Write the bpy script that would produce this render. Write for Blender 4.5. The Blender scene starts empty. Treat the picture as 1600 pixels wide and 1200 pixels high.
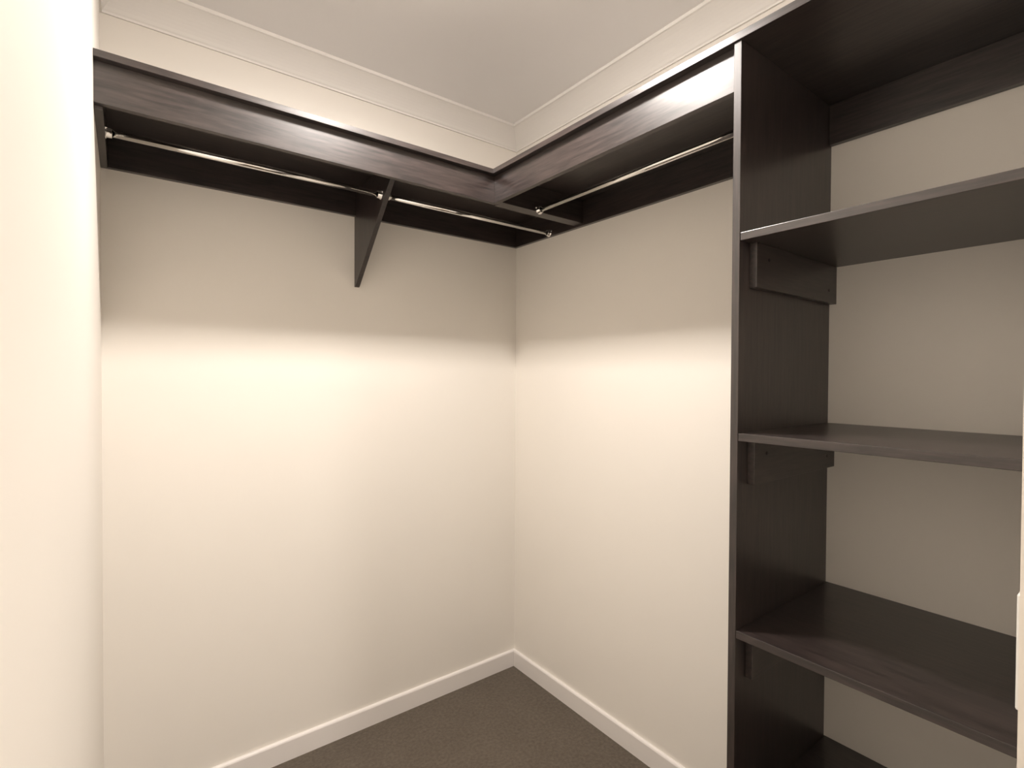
import bpy, bmesh, math
from mathutils import Vector, Matrix
C = bpy.context.scene.collection
S = bpy.context.scene

# ------------------------------------------------------------ camera
F_PX, YAW, PITCH, ROLL = 803.14, 0.9237, -0.0135, 0.0050
CAM = Vector((-1.4178, -1.8497, 1.3098))
cd = bpy.data.cameras.new('camera'); cam = bpy.data.objects.new('camera', cd); C.objects.link(cam)
Fv = Vector((math.cos(YAW)*math.cos(PITCH), math.sin(YAW)*math.cos(PITCH), math.sin(PITCH)))
Rv = Vector((math.sin(YAW), -math.cos(YAW), 0)); Uv = Rv.cross(Fv)
R2 = Rv*math.cos(ROLL) + Uv*math.sin(ROLL); U2 = -Rv*math.sin(ROLL) + Uv*math.cos(ROLL)
M = Matrix((R2, U2, -Fv)).transposed().to_4x4(); M.translation = CAM
cam.matrix_world = M
cd.sensor_fit = 'HORIZONTAL'; cd.sensor_width = 36.0; cd.lens = F_PX/1600*36.0; cd.clip_start = 0.01
S.camera = cam

# ------------------------------------------------------------ world, lamps, exposure
w = bpy.data.worlds.new('world'); S.world = w; w.use_nodes = True
w.node_tree.nodes['Background'].inputs[0].default_value = (0.9, 0.8, 0.7, 1)
w.node_tree.nodes['Background'].inputs[1].default_value = 0.05
S.view_settings.view_transform = 'Standard'; S.view_settings.look = 'None'
S.view_settings.gamma = 1.0; S.view_settings.use_curve_mapping = False
S.view_settings.exposure = 0.13
LX, LY = -0.825, -0.835                    # closet downlight
LAMP_COL = (1.0, 0.925, 0.86)
def lamp(x, y, z, size, power, spread):
    l = bpy.data.lights.new('ceiling_light_beam', 'AREA'); l.shape = 'DISK'; l.size = size
    l.energy = power; l.color = LAMP_COL; l.spread = math.radians(spread)
    o = bpy.data.objects.new('ceiling_light_beam', l); C.objects.link(o); o.location = (x, y, z)
lamp(LX, LY, 2.378, 0.125, 15.5, 165)      # downward beam of the closet light, just under its opal dome
GLOW = 310.0                               # radiance of the closet light's opal dome (built as the ceiling lights below)
HALL_FILL = 480.0                          # the same for the added, unseen fill light behind the camera

# ------------------------------------------------------------ dimensions
XL, YF, H = -1.4674, -1.756, 2.4         # left wall, front (door) wall, ceiling height
YH = -3.1                                 # far end of the hall behind the camera
ZB, ZT, TH = 1.890, 2.0045, 0.016         # rail underside, top board upper face, board thickness
ZF = 1.8985                               # fascia underside
FA, FB = 0.4166, 0.4138                   # fascia faces, distance from back and right walls
LIP = 0.0175                              # top board overhang
YT = -1.2967                              # inner face of the tower side panel

# ------------------------------------------------------------ materials
def mat(name):
    m = bpy.data.materials.new(name); m.use_nodes = True
    nt = m.node_tree; return m, nt, nt.nodes['Principled BSDF']
def N(nt, t, **kw):
    n = nt.nodes.new(t)
    for k, v in kw.items(): setattr(n, k, v)
    return n
def painted(name, col, rough=0.6, bump=0.05, scale=350, var=0.02):
    m, nt, b = mat(name)
    tc = N(nt, 'ShaderNodeTexCoord'); no = N(nt, 'ShaderNodeTexNoise')
    no.inputs['Scale'].default_value = scale; no.inputs['Detail'].default_value = 2
    nt.links.new(tc.outputs['Object'], no.inputs['Vector'])
    n2 = N(nt, 'ShaderNodeTexNoise'); n2.inputs['Scale'].default_value = 2.5
    nt.links.new(tc.outputs['Object'], n2.inputs['Vector'])
    mx = N(nt, 'ShaderNodeMix', data_type='RGBA')
    mx.inputs[6].default_value = (*[c*(1-var) for c in col], 1); mx.inputs[7].default_value = (*[min(1, c*(1+var)) for c in col], 1)
    nt.links.new(n2.outputs['Fac'], mx.inputs[0]); nt.links.new(mx.outputs[2], b.inputs['Base Color'])
    bp = N(nt, 'ShaderNodeBump'); bp.inputs['Strength'].default_value = bump; bp.inputs['Distance'].default_value = 0.001
    nt.links.new(no.outputs['Fac'], bp.inputs['Height']); nt.links.new(bp.outputs[0], b.inputs['Normal'])
    b.inputs['Roughness'].default_value = rough
    b.inputs['Specular IOR Level'].default_value = 0.3
    return m
def wood(axis):
    m, nt, b = mat('dark_melamine_grain_' + axis)
    tc = N(nt, 'ShaderNodeTexCoord'); mp = N(nt, 'ShaderNodeMapping')
    s = [150.0, 150.0, 150.0]; s['xyz'.index(axis)] = 11.0
    mp.inputs['Scale'].default_value = s
    nt.links.new(tc.outputs['Object'], mp.inputs['Vector'])
    n1 = N(nt, 'ShaderNodeTexNoise'); n1.inputs['Scale'].default_value = 1.0; n1.inputs['Detail'].default_value = 5; n1.inputs['Roughness'].default_value = 0.6
    nt.links.new(mp.outputs[0], n1.inputs['Vector'])
    rp = N(nt, 'ShaderNodeValToRGB')
    rp.color_ramp.elements[0].position = 0.33; rp.color_ramp.elements[0].color = (*WOOD_D, 1)
    rp.color_ramp.elements[1].position = 0.68; rp.color_ramp.elements[1].color = (*WOOD_L, 1)
    nt.links.new(n1.outputs['Fac'], rp.inputs[0]); nt.links.new(rp.outputs[0], b.inputs['Base Color'])
    rr = N(nt, 'ShaderNodeMapRange'); rr.inputs[3].default_value = WOOD_R-0.03; rr.inputs[4].default_value = WOOD_R+0.05
    nt.links.new(n1.outputs['Fac'], rr.inputs[0]); nt.links.new(rr.outputs[0], b.inputs['Roughness'])
    bp = N(nt, 'ShaderNodeBump'); bp.inputs['Strength'].default_value = 0.08; bp.inputs['Distance'].default_value = 0.0006
    nt.links.new(n1.outputs['Fac'], bp.inputs['Height']); nt.links.new(bp.outputs[0], b.inputs['Normal'])
    b.inputs['Specular IOR Level'].default_value = 1.0
    return m
WOOD_D, WOOD_L, WOOD_R = (0.011, 0.0078, 0.0074), (0.046, 0.0320, 0.0290), 0.32
M_WALL = painted('cream_wall_paint', (0.87, 0.828, 0.765), 0.55)
M_CEIL = painted('white_ceiling_paint', (0.93, 0.91, 0.895), 0.8)
M_TRIM = painted('white_gloss_trim_paint', (0.86, 0.82, 0.79), 0.3, 0.02)
M_CORN = painted('white_cornice_paint', (0.88, 0.85, 0.81), 0.6, 0.02)
M_PLAS = painted('white_switch_plastic', (0.85, 0.84, 0.80), 0.3, 0.0)
WX, WY, WZ = wood('x'), wood('y'), wood('z')
def carpet():
    m, nt, b = mat('charcoal_brown_carpet')
    tc = N(nt, 'ShaderNodeTexCoord')
    v = N(nt, 'ShaderNodeTexVoronoi'); v.inputs['Scale'].default_value = 260
    n1 = N(nt, 'ShaderNodeTexNoise'); n1.inputs['Scale'].default_value = 90; n1.inputs['Detail'].default_value = 6
    n2 = N(nt, 'ShaderNodeTexNoise'); n2.inputs['Scale'].default_value = 7; n2.inputs['Detail'].default_value = 3
    for n in (v, n1, n2): nt.links.new(tc.outputs['Object'], n.inputs['Vector'])
    ad = N(nt, 'ShaderNodeMath', operation='MULTIPLY_ADD'); ad.inputs[1].default_value = 0.35
    nt.links.new(n2.outputs['Fac'], ad.inputs[0]); nt.links.new(n1.outputs['Fac'], ad.inputs[2])
    rp = N(nt, 'ShaderNodeValToRGB')
    rp.color_ramp.elements[0].position = 0.45; rp.color_ramp.elements[0].color = (0.090, 0.073, 0.056, 1)
    rp.color_ramp.elements[1].position = 0.9; rp.color_ramp.elements[1].color = (0.140, 0.114, 0.089, 1)
    nt.links.new(ad.outputs[0], rp.inputs[0]); nt.links.new(rp.outputs[0], b.inputs['Base Color'])
    bp = N(nt, 'ShaderNodeBump'); bp.inputs['Strength'].default_value = 0.4; bp.inputs['Distance'].default_value = 0.002
    nt.links.new(v.outputs['Distance'], bp.inputs['Height']); nt.links.new(bp.outputs[0], b.inputs['Normal'])
    b.inputs['Roughness'].default_value = 1.0; b.inputs['Specular IOR Level'].default_value = 0.05
    b.inputs['Sheen Weight'].default_value = 0.2
    return m
M_CARP = carpet()
def chrome():
    m, nt, b = mat('polished_chrome')
    tc = N(nt, 'ShaderNodeTexCoord'); n = N(nt, 'ShaderNodeTexNoise'); n.inputs['Scale'].default_value = 40
    nt.links.new(tc.outputs['Object'], n.inputs['Vector'])
    rr = N(nt, 'ShaderNodeMapRange'); rr.inputs[3].default_value = 0.05; rr.inputs[4].default_value = 0.1
    nt.links.new(n.outputs['Fac'], rr.inputs[0]); nt.links.new(rr.outputs[0], b.inputs['Roughness'])
    b.inputs['Base Color'].default_value = (0.86, 0.85, 0.83, 1); b.inputs['Metallic'].default_value = 1
    return m
M_CHR = chrome()
def lens(name, glow):
    m, nt, b = mat(name)
    tc = N(nt, 'ShaderNodeTexCoord'); n = N(nt, 'ShaderNodeTexNoise'); n.inputs['Scale'].default_value = 300
    nt.links.new(tc.outputs['Object'], n.inputs['Vector'])
    b.inputs['Base Color'].default_value = (0.9, 0.9, 0.88, 1)
    b.inputs['Emission Color'].default_value = (*LAMP_COL, 1); b.inputs['Emission Strength'].default_value = glow
    return m
M_LENS = lens('lit_opal_dome', GLOW); M_FILL = lens('fill_dome_passage', HALL_FILL)
def cap():
    m, nt, b = mat('black_screw_cap')
    n = N(nt, 'ShaderNodeTexNoise'); n.inputs['Scale'].default_value = 500
    rr = N(nt, 'ShaderNodeMapRange'); rr.inputs[3].default_value = 0.35; rr.inputs[4].default_value = 0.5
    nt.links.new(n.outputs['Fac'], rr.inputs[0]); nt.links.new(rr.outputs[0], b.inputs['Roughness'])
    b.inputs['Base Color'].default_value = (0.012, 0.009, 0.009, 1)
    return m
M_CAP = cap()

# ------------------------------------------------------------ mesh helpers
def link(name, bm, m, parent=None, smooth=False):
    me = bpy.data.meshes.new(name); bmesh.ops.recalc_face_normals(bm, faces=bm.faces); bm.to_mesh(me); bm.free()
    me.materials.append(m)
    for f in me.polygons: f.use_smooth = smooth
    o = bpy.data.objects.new(name, me); C.objects.link(o)
    if parent is not None:
        o.parent = parent; o.matrix_parent_inverse = Matrix.Translation(-parent.location)
    return o
def add_box(bm, a, b, bev=0.0):
    x0, x1 = sorted((a[0], b[0])); y0, y1 = sorted((a[1], b[1])); z0, z1 = sorted((a[2], b[2]))
    r = bmesh.ops.create_cube(bm, size=1.0)
    for v in r['verts']:
        v.co = Vector(((x0+x1)/2 + v.co.x*(x1-x0), (y0+y1)/2 + v.co.y*(y1-y0), (z0+z1)/2 + v.co.z*(z1-z0)))
    if bev:
        e = list({e for v in r['verts'] for e in v.link_edges})
        bmesh.ops.bevel(bm, geom=e, offset=bev, segments=2, affect='EDGES', profile=0.5)
def box(name, a, b, m, parent=None, bev=0.0008):
    bm = bmesh.new(); add_box(bm, a, b, bev); return link(name, bm, m, parent)
def prism(bm, loops):
    """loops: list of vertex rings (same count) joined into a closed solid"""
    rings = [[bm.verts.new(p) for p in r] for r in loops]
    n = len(rings[0])
    for r0, r1 in zip(rings, rings[1:]):
        for i in range(n): bm.faces.new((r0[i], r0[(i+1) % n], r1[(i+1) % n], r1[i]))
    bm.faces.new(rings[0]); bm.faces.new(rings[-1][::-1])
def add_cyl(bm, p, q, r, seg=32, r2=None):
    p, q = Vector(p), Vector(q); d = q-p
    res = bmesh.ops.create_cone(bm, cap_ends=True, segments=seg, radius1=r, radius2=r if r2 is None else r2, depth=d.length,
                                matrix=Matrix.Translation((p+q)/2) @ d.to_track_quat('Z', 'Y').to_matrix().to_4x4())
    return res
def lathe(bm, p, axis, prof, seg=32):
    """prof: closed list of (distance along axis, radius)"""
    p = Vector(p); a = Vector(axis).normalized(); u = a.orthogonal().normalized(); v = a.cross(u)
    rings = []
    for k in range(seg):
        t = 2*math.pi*k/seg; d = u*math.cos(t)+v*math.sin(t)
        rings.append([bm.verts.new(p+a*h+d*r) for h, r in prof])
    n = len(prof)
    for k in range(seg):
        r0, r1 = rings[k], rings[(k+1) % seg]
        for i in range(n): bm.faces.new((r0[i], r0[(i+1) % n], r1[(i+1) % n], r1[i]))
def thing(name, label, cat, loc, group=None):
    o = bpy.data.objects.new(name, None); C.objects.link(o); o.location = loc
    o.empty_display_size = 0.05
    o['label'] = label; o['category'] = cat
    if group: o['group'] = group
    return o
def struct(o, label=None):
    o['kind'] = 'structure'
    if label: o['label'] = label
    return o

# ------------------------------------------------------------ room shell
T = 0.09
struct(box('floor', (XL-T, YH-T, -0.06), (T, T, 0), M_CARP, bev=0), 'dark charcoal brown carpet floor')
struct(box('ceiling', (XL-T, YH-T, H), (T, T, H+0.06), M_CEIL, bev=0), 'smooth white plaster ceiling')
struct(box('wall_back', (XL-T, 0, 0), (T, T, H), M_WALL, bev=0), 'cream painted wall behind the long hanging shelf')
struct(box('wall_right', (0, YH-T, 0), (T, 0, H), M_WALL, bev=0), 'cream painted wall behind the shelf tower')
struct(box('wall_left', (XL-T, YH-T, 0), (XL, 0, H), M_WALL, bev=0), 'brightly lit cream wall close at the left')
struct(box('wall_rear', (XL, YH-T, 0), (0, YH, H), M_WALL, bev=0), 'cream wall across the passage behind the camera')
XJ, DH = -0.755, 2.06                    # doorway edge and head height
bm = bmesh.new()                          # wall with the doorway: nib and head in one L-shaped outline
outl = [(XJ, 0), (0, 0), (0, H), (XL, H), (XL, DH), (XJ, DH)]
prism(bm, [[(x, YF, z) for x, z in outl], [(x, YF-T, z) for x, z in outl]])
struct(link('wall_front', bm, M_WALL), 'bright doorway wall end at the right edge')

# skirting boards with a small rounded top edge
SK, ST = 0.0716, 0.012
def skirting(name, pts, nrm, label):
    """pts: the two end points on the wall with mitre sign; nrm: direction into the room"""
    (p, mp), (q, mq) = pts
    p, q, n = Vector((*p, 0)), Vector((*q, 0)), Vector((*nrm, 0))
    d = (q-p).normalized()
    prof = [(0, 0.0), (ST, 0.0), (ST, SK-0.006), (ST-0.002, SK-0.002), (ST-0.005, SK), (0, SK)]
    bm = bmesh.new()
    prism(bm, [[p + n*t + d*(t*mp) + Vector((0, 0, z)) for t, z in prof], [q + n*t - d*(t*mq) + Vector((0, 0, z)) for t, z in prof]])
    return struct(link(name, bm, M_TRIM), label)
skirting('baseboard_back', [((XL, 0), 1), ((0, 0), 1)], (0, -1), 'white skirting board along the back wall')
skirting('baseboard_right', [((0, 0), 1), ((0, YT+TH), 0)], (-1, 0), 'white skirting board along the right wall')
skirting('baseboard_left', [((XL, YF-T), 0), ((XL, 0), 1)], (1, 0), 'white skirting board along the left wall')

# cove cornices
CB, CP = 2.3208, 0.0731
def cornice(name, p, q, nrm, label):
    p, q, n = Vector((*p, 0)), Vector((*q, 0)), Vector((*nrm, 0)); d = (q-p).normalized()
    prof = [(0, CB), (0.0055, CB), (0.0055, CB+0.006)]
    for k in range(9):
        t = math.radians(90*k/8)
        cx_, cz_ = 0.0675, CB+0.010
        rx, rz = cx_-0.009, H-0.0115-cz_
        prof.append((cx_ - rx*math.cos(t)*1.0, cz_ + rz*math.sin(t)))
    # flatten the cove towards its chord
    a, b = Vector(prof[3]), Vector(prof[-1])
    for i in range(4, len(prof)-1):
        v = Vector(prof[i]); t = (v-a).dot(b-a)/(b-a).length_squared; c = a+(b-a)*t
        prof[i] = tuple(c + (v-c)*0.35)
    prof += [(CP-0.0012, H-0.0110), (CP, H-0.0098), (CP, H), (0, H)]
    bm = bmesh.new()
    prism(bm, [[p + n*t + d*t + Vector((0, 0, z)) for t, z in prof], [q + n*t - d*t + Vector((0, 0, z)) for t, z in prof]])
    return struct(link(name, bm, M_CORN), label)
cornice('trim_1', (XL, 0), (0, 0), (0, -1), 'white cornice above the back wall')
cornice('trim_2', (0, 0), (0, YF), (-1, 0), 'white cornice above the right wall')
cornice('trim_3', (XL, YF), (XL, 0), (1, 0), 'white cornice above the left wall')
cornice('trim_4', (0, YF), (XL, YF), (0, 1), 'white cornice above the doorway')

# ------------------------------------------------------------ hanging shelf along the back wall
G = 0.0002
hs = thing('hanging_shelf', 'long dark brown hanging shelf along the back wall, with a tapered bracket', 'shelf', (XL/2, 0, ZB))
LA_ = FA+LIP; LB_ = FB+LIP
box('shelf_board', (XL+G, -G, ZT-TH), (-G, -LA_, ZT), WX, hs)
box('fascia', (XL+G, -FA, ZF), (-FB+TH, -FA+TH, ZT-TH-G), WX, hs, bev=0.0005)
box('back_rail', (XL+TH+G*2, -G, ZB), (-G, -TH, ZT-TH-G), WX, hs)
box('end_rail', (XL+G, -G, ZB), (XL+TH, -FA+TH+G, ZT-TH-G), WY, hs)
# tapered support bracket, notched around the back rail
XB = -0.736
pr = [(-G, 1.6353), (-0.009, 1.6353), (-0.372, ZT-TH-G), (-TH-G, ZT-TH-G), (-TH-G, ZB-G), (-G, ZB-G)]
bm = bmesh.new(); prism(bm, [[(XB-TH/2, y, z) for y, z in pr], [(XB+TH/2, y, z) for y, z in pr]])
e = [e for e in bm.edges]; bmesh.ops.bevel(bm, geom=e, offset=0.0006, segments=1, affect='EDGES')
link('support_bracket', bm, WZ, hs)

# ------------------------------------------------------------ hanging shelf along the right wall
YD = -0.438                              # tower side of the thick rail closing the corner
h2 = thing('hanging_shelf', 'shorter dark brown hanging shelf along the right wall, running on over the shelf tower', 'shelf', (0, -1.0, ZB))
box('shelf_board', (-G, -LA_-G, ZT-TH), (-LB_, YF+G, ZT), WY, h2)
box('fascia', (-FB, -FA-G, ZF), (-FB+TH, YT+TH+G, ZT-TH-G), WY, h2, bev=0.0005)
box('end_rail', (-FB+TH+G, -0.390, ZF), (-TH-G*2, YD, ZT-TH-G), WX, h2)
box('back_rail', (-G, -TH-G, ZB), (-TH, YT+TH+G, ZT-TH-G), WY, h2)

# ------------------------------------------------------------ shelf tower
tw = thing('shelf_tower', 'tall open dark brown shelf tower at the right, four shelves on side rails', 'shelving', (-0.2, -1.5, 0))
XF = -0.4275
box('side_panel', (-G, YT, 0.001), (XF, YT+TH, ZT-TH-G), WZ, tw)
box('back_rail', (-G, YT-G, ZB), (-TH, YF+G, ZT-TH-G), WY, tw)
for k, z in enumerate((1.603, 1.1985, 0.7965, 0.4037)):
    box('shelf', (-G, YT-G, z-TH), (XF+0.0015, YF+G, z), WY, tw)
    for s, (ya, yb) in enumerate(((YT-G, YT-TH), (YF+G, YF+TH))):
        front = -0.389
        r = box('side_rail', (-0.0006, ya, z-TH-G-0.0915), (front, yb, z-TH-G), WX, tw)
        fy = yb; dn = -1 if s == 0 else 1
        for cx_, dz in ((-0.045, -0.062), (-0.34, -0.03)):
            bm = bmesh.new(); add_cyl(bm, (cx_, fy+0.0005*-dn, z-TH+dz), (cx_, fy+dn*0.0008, z-TH+dz), 0.0036, 16)
            link('screw_cap', bm, M_CAP, r)

# ------------------------------------------------------------ clothes rods
RZ, RR = 1.9025, 0.0088
def socket(p, axis, parent):
    """chrome rod end: flange against the panel, open cup, upper screw tab with two screws"""
    a = Vector(axis); p = Vector(p)
    bm = bmesh.new()
    r0 = RR+0.0002
    lathe(bm, p+a*0.0002, a, [(0, r0), (0, 0.0150), (0.0016, 0.0150), (0.0024, 0.0132), (0.0030, 0.0122), (0.0125, 0.0116), (0.0135, 0.0106), (0.0135, r0)], 32)
    s = link('rod_socket', bm, M_CHR, parent, smooth=True)
    side = a.cross(Vector((0, 0, 1)))
    for sg in (-1, 1):
        bm = bmesh.new(); c = p + side*sg*0.0150 + Vector((0, 0, 0.0065))
        add_cyl(bm, c+a*0.0002, c+a*0.0018, 0.0048, 20); add_cyl(bm, c+a*0.0018, c+a*0.0036, 0.0032, 16, 0.0016)
        link('screw_tab', bm, M_CHR, s, smooth=False)
def rod(label, p, q, loc):
    t = thing('clothes_rod', label, 'rod', loc, None)
    p, q = Vector(p), Vector(q); a = (q-p).normalized()
    bm = bmesh.new(); add_cyl(bm, p+a*0.0006, q-a*0.0006, RR, 40)
    tb = link('tube', bm, M_CHR, t, smooth=True)
    for f in tb.data.polygons:
        if len(f.vertices) > 4: f.use_smooth = False
    socket(p, a, t); socket(q, -a, t)
    return t
RYA, RXB = -0.243, -0.2335
rod('chrome clothes rod from the left wall to the tapered bracket', (XL+TH, RYA, RZ), (XB-TH/2, RYA, RZ), ((XL+XB)/2, RYA, RZ))
rod('short chrome clothes rod from the tapered bracket to the corner', (XB+TH/2, RYA, RZ), (-TH, RYA, RZ), (XB/2, RYA, RZ))
rod('chrome clothes rod under the right wall shelf, ending behind the tower panel', (RXB, YD, RZ+0.002), (RXB, YT+TH, RZ+0.002), (RXB, -0.85, RZ))

# ------------------------------------------------------------ light switch beside the doorway (seen edge on)
sw = thing('light_switch', 'white light switch plate seen edge on at the right edge of the picture', 'switch', (-0.675, YF, 1.039))
box('plate', (-0.711, YF+0.0002, 0.981), (-0.639, YF+0.0085, 1.097), M_PLAS, sw, bev=0.0018)
rk = box('rocker', (-0.681, YF+0.0086, 1.026), (-0.669, YF+0.0115, 1.052), M_PLAS, sw, bev=0.0012)

# ------------------------------------------------------------ small opal dome ceiling light of the closet, added fill dome in the passage
def ceiling_light(x, y, m, label):
    t = thing('ceiling_light', label, 'light', (x, y, H))
    bm = bmesh.new()
    lathe(bm, (x, y, H-0.0002), (0, 0, -1), [(0, 0.058), (0, 0.074), (0.006, 0.074), (0.009, 0.071), (0.010, 0.066), (0.010, 0.058)], 48)
    link('base_ring', bm, M_TRIM, t, smooth=True)
    bm = bmesh.new(); R_, D_, n, seg = 0.0635, 0.014, 8, 48
    rings = []
    for i in range(n):
        p = math.radians(90*i/n)
        rings.append([bm.verts.new((x+R_*math.cos(p)*math.cos(2*math.pi*k/seg), y+R_*math.cos(p)*math.sin(2*math.pi*k/seg), H-0.0105-D_*math.sin(p))) for k in range(seg)])
    for r0, r1 in zip(rings, rings[1:]):
        for k in range(seg): bm.faces.new((r0[k], r0[(k+1) % seg], r1[(k+1) % seg], r1[k]))
    bt = bm.verts.new((x, y, H-0.0105-D_))
    for k in range(seg): bm.faces.new((rings[-1][k], rings[-1][(k+1) % seg], bt))
    bm.faces.new(rings[0])
    link('diffuser', bm, m, t, smooth=True)
ceiling_light(LX, LY, M_LENS, 'small round opal dome light on the closet ceiling, just above the picture')
ceiling_light(-0.75, -2.8, M_FILL, 'unseen round fill light added on the passage ceiling behind the camera')  # added lamp, gives the closet fill light through the doorway
